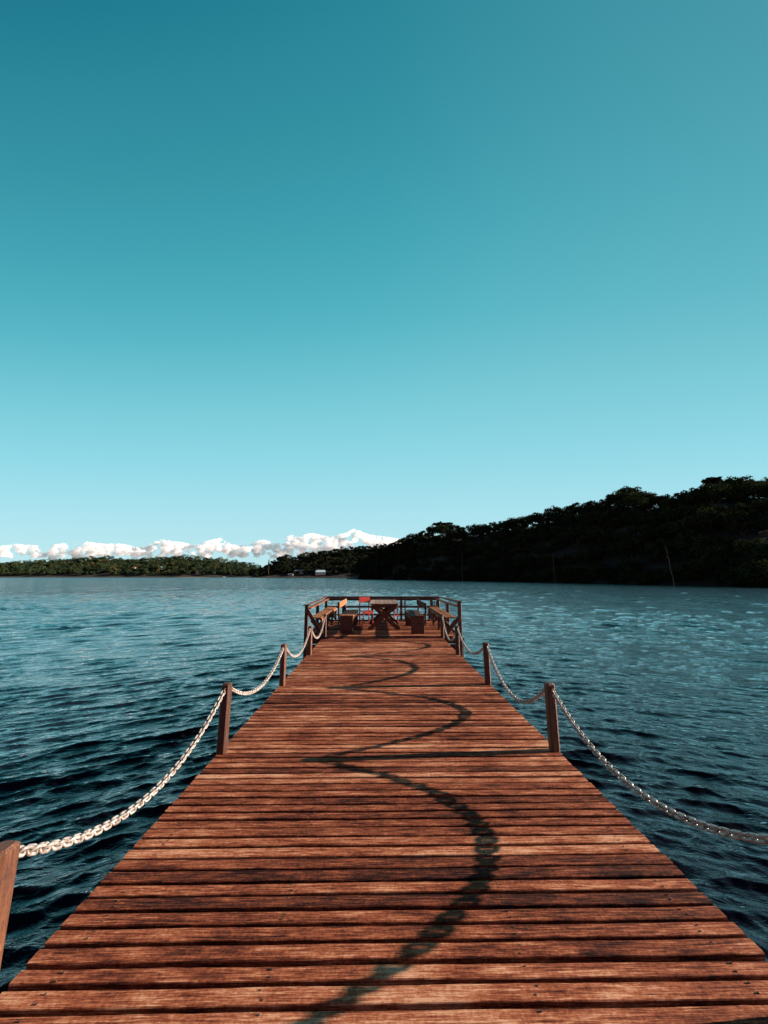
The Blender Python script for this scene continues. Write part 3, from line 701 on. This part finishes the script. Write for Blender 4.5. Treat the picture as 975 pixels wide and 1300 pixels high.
HL = [0.6, 0.59, 0.60, 0.585, 0.57, 0.60]; HR = [0.6, 0.6, 0.59, 0.60, 0.57, 0.60]
for i, y in enumerate(POST_Y):
    make_post(XPL[i], y, HL[i], (0, rng.uniform(-0.008, 0.008)), lab_l[i], -1)
    make_post(XPR[i], y, HR[i], (0, rng.uniform(-0.012, 0.004)), lab_r[i], 1)
SAGL = [0.30, 0.29, 0.26, 0.30, 0.34]; SAGR = [0.30, 0.285, 0.38, 0.27, 0.40]
cl = ['left chain reaching from the corner post back past the camera', 'big pale left chain from the corner post to the next post', 'second left chain, sagging between two posts over the water', 'third left chain ending at the tall rail corner', 'short white left chain sagging beside the diagonal brace']
crr = ['right chain reaching back past the camera', 'grey right chain running out of the right edge of the picture', 'second right chain, sagging between the two largest dark posts', 'third right chain, ending at the tall rail post on the right', 'pale right chain drooping to deck level beside the platform']
for i in range(5):
    make_chain((XPL[i], POST_Y[i]+0.06, HL[i]-0.06), (XPL[i+1], POST_Y[i+1]-0.06, HL[i+1]-0.06), SAGL[i], cl[i])
    make_chain((XPR[i], POST_Y[i]+0.06, HR[i]-0.06), (XPR[i+1], POST_Y[i+1]-0.06, HR[i+1]-0.06), SAGR[i], crr[i])

# ------------------------------------------------------------------ platform railing and built-in side benches
PZ = 0.02
rail = tag(empty('railing', (0.13, 9.8, PZ)), 'dark wooden railing round three sides of the end platform', 'railing')
def rpart(name, mat, *boxes, bars=()):
    m = MB()
    for b in boxes: m.box(b[0]-0.13, b[1]-0.13, b[2]-9.8, b[3]-9.8, b[4]-PZ, b[5]-PZ, ch=0.006)
    for p0, p1, w_, h_ in bars: m.bar((p0[0]-0.13, p0[1]-9.8, p0[2]-PZ), (p1[0]-0.13, p1[1]-9.8, p1[2]-PZ), w_, h_, up=(0, 1, 0))
    return m.build(name, mat, rail)
LX, RX, FY, BY = -1.93, 2.15, 9.79, 13.30
# posts
for x, y, t_ in ((LX, FY, 0.815), (LX, 11.5, 0.70), (LX, BY, 0.80), (RX, FY, 0.90), (RX, 11.5, 0.74), (RX, BY, 0.80), (-1.30, BY, 0.865), (0.80, BY, 0.865), (1.90, BY, 0.80), (-0.25, BY, 0.80)):
    s_ = 0.045 if x in (LX, RX) or x in (-1.30,) else 0.04
    rpart('post', M_post, (x-s_, x+s_, y-s_, y+s_, -0.75 if y != 11.5 else -0.15, t_))
rpart('post', M_post, (0.92, 0.97, BY+0.0, BY+0.05, 0.02, 0.80))
# back rails
rpart('top_rail', M_railX, (LX-0.05, RX+0.05, BY-0.06, BY+0.06, 0.802, 0.862))
rpart('top_board', M_railX, (LX+0.047, RX-0.047, BY-0.075, BY-0.047, 0.72, 0.80))
for z0, z1 in ((0.46, 0.53), (0.19, 0.25), (0.0, 0.05)):
    rpart('lower_rail', M_railX, (LX+0.047, RX-0.047, BY-0.085, BY-0.047, z0, z1))
for x in (1.96, 2.02, 2.08): rpart('baluster', M_post, (x-0.014, x+0.014, BY-0.04, BY-0.012, 0.05, 0.70))
# side rails (left top board slopes up a little to the back, as in the photograph)
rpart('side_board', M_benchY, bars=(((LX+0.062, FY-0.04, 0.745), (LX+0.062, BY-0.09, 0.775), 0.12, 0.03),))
rpart('cap', M_railY, bars=(((LX+0.0, FY-0.07, 0.826), (LX+0.0, BY-0.065, 0.846), 0.022, 0.13),)) if False else None
m = MB(); m.box(LX-0.085-0.13, LX+0.075-0.13, -0.08, 0.07, 0.797, 0.822, 0.5, 0.004); m.build('post_cap', M_railY, rail)
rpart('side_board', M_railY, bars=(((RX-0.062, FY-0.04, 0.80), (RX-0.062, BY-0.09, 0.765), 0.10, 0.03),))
def flat_bar(name, mat, p0, p1, w_, h_):
    m = MB(); m.bar((p0[0]-0.13, p0[1]-9.8, p0[2]-PZ), (p1[0]-0.13, p1[1]-9.8, p1[2]-PZ), w_, h_); return m.build(name, mat, rail)
flat_bar('side_cap', M_railY, (RX, FY-0.09, 0.915), (RX, BY-0.065, 0.845), 0.12, 0.028)
flat_bar('side_cap', M_railY, (LX, FY+0.08, 0.825), (LX, BY-0.065, 0.845), 0.08, 0.022)
# end braces
rpart('brace', M_railX, bars=(((LX+0.02, FY-0.062, 0.72), (-1.475, FY-0.062, 0.02), 0.10, 0.03),))
rpart('brace', M_railX, bars=(((RX-0.02, FY-0.062, 0.52), (1.73, FY-0.062, 0.04), 0.10, 0.03),))

def side_bench(sx, x0, x1, label):
    root = empty('side_bench', ((x0+x1)/2, 11.5, PZ)); tag(root, label, 'bench'); cx = (x0+x1)/2
    nb = 3; wd = (x1-x0)/nb
    m = MB()
    for k in range(nb): m.box(x0-cx+k*wd+0.006, x0-cx+(k+1)*wd-0.006, -1.66, 1.60, 0.455, 0.485, ch=0.004)
    m.build('seat', M_benchY, root)
    xi = (x1 if sx < 0 else x0)-cx
    m = MB(); m.box(xi-0.02, xi+0.02, -1.64, 1.58, 0.385, 0.452, 0.7, 0.004); m.build('apron', M_benchY, root)
    for yy in (-1.60, -0.55, 0.5, 1.52):
        m = MB(); m.box(xi-0.03 - sx*0.0, xi+0.03, yy-0.03+0.05, yy+0.03+0.05, 0.0, 0.383, ch=0.004); m.build('leg', M_post, root)
        m = MB(); m.bar((xi, yy, 0.36), (-xi*0.9, yy, 0.05), 0.03, 0.07, 0.4); m.build('brace', M_railX, root)
        m = MB(); m.bar((-xi*0.9, yy+0.033, 0.40), (xi, yy+0.033, 0.08), 0.03, 0.06, 0.4); m.build('brace', M_railX, root)
side_bench(-1, -1.85, -1.54, 'built-in slatted bench along the left rail of the platform')
side_bench(1, 1.78, 2.08, 'built-in slatted bench along the right rail of the platform')

# free-standing benches facing the table
def back_bench(x, y, rz, label, mat, hback):
    """long along local y, sitter faces local +x"""
    root = empty('bench', (x, y, PZ), rz); tag(root, label, 'bench', 'two benches facing the table'); hl = 0.86
    m = MB()
    for k in range(3): m.box(-0.20+0.136*k, -0.20+0.136*k+0.124, -hl, hl, 0.445, 0.48, ch=0.004)
    m.build('seat', mat, root)
    for sy in (-1, 1):
        m = MB(); yy = sy*(hl-0.05); m.box(-0.185, 0.185, yy-0.022, yy+0.022, 0.0, 0.443, ch=0.004); m.build('end_panel', M_under, root)
        m = MB(); m.bar((-0.215, yy-sy*0.05, 0.2), (-0.245, yy-sy*0.05, hback), 0.05, 0.05, up=(0, 1, 0)); m.build('back_post', M_post, root)
    m = MB(); m.box(-0.225, -0.195, -hl, hl, hback-0.165, hback, ch=0.005); m.build('backrest', mat, root)
    m = MB(); m.box(0.15, 0.18, -hl+0.08, hl-0.08, 0.36, 0.443, 0.5, 0.003); m.build('apron', M_post, root)
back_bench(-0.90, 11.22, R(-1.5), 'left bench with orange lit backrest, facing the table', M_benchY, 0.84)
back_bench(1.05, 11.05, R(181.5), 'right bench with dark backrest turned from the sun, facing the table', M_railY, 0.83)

# picnic table
tb = empty('picnic_table', (0.15, 11.6, PZ)); tag(tb, 'wooden picnic table with crossed legs in the middle of the platform', 'table')
m = MB()
for k in range(6): m.box(-0.42+k*0.142, -0.42+k*0.142+0.134, -0.85, 0.85, 0.74, 0.775, ch=0.004)
m.build('tabletop', M_table, tb)
for sy in (-1, 1):
    for sx in (-1, 1):
        m = MB(); yy = sy*0.62+sx*0.024; m.bar((sx*0.46, yy, 0.0), (-sx*0.34, yy, 0.70), 0.13, 0.045, up=(0, 1, 0)); m.build('leg', M_railX, tb)
    m = MB(); m.box(-0.38, 0.38, sy*0.62-0.075, sy*0.62-0.048, 0.655, 0.738, 0.5, 0.003); m.build('batten', M_railX, tb)
m = MB(); m.box(-0.025, 0.025, -0.57, 0.57, 0.33, 0.40, 0.4, 0.004); m.build('stretcher', M_railY, tb)

def red_chair(x, y, rz, label, hb=0.88):
    root = empty('chair', (x, y, PZ), rz); tag(root, label, 'chair', 'red chairs at the table')
    m = MB()
    for k in range(4): m.box(-0.18, 0.18, -0.19+k*0.096, -0.19+k*0.096+0.088, 0.43, 0.45, ch=0.003)
    m.build('seat', M_red, root)
    for sx in (-1, 1):
        m = MB(); m.bar((sx*0.165, -0.17, 0), (sx*0.155, -0.165, 0.427), 0.035, 0.035, up=(0, 1, 0)); m.build('leg', M_red, root)
        m = MB(); m.bar((sx*0.165, 0.20, 0), (sx*0.16, 0.215, hb), 0.035, 0.03, up=(0, 1, 0)); m.build('back_leg', M_red, root)
        m = MB(); m.box(sx*0.15-0.012, sx*0.15+0.012, -0.15, 0.18, 0.19, 0.215); m.build('stretcher', M_red, root)
    m = MB(); m.box(-0.19, 0.19, 0.178, 0.198, hb-0.18, hb, ch=0.004); m.build('backrest', M_red, root)
    m = MB(); m.box(-0.15, 0.15, -0.19, -0.165, 0.375, 0.427, ch=0.003); m.build('apron', M_red, root)
red_chair(-0.42, 12.05, R(22), 'red painted chair at the left far side of the table')
red_chair(0.42, 12.75, R(-20), 'low-backed red-orange chair mostly hidden behind the right end of the table', 0.68)

scene.cycles.volume_bounces = 8; scene.cycles.transparent_max_bounces = 12; scene.cycles.max_bounces = 10; scene.cycles.diffuse_bounces = 4; scene.cycles.glossy_bounces = 4; scene.cycles.transmission_bounces = 2
scene.cycles.use_denoising = True
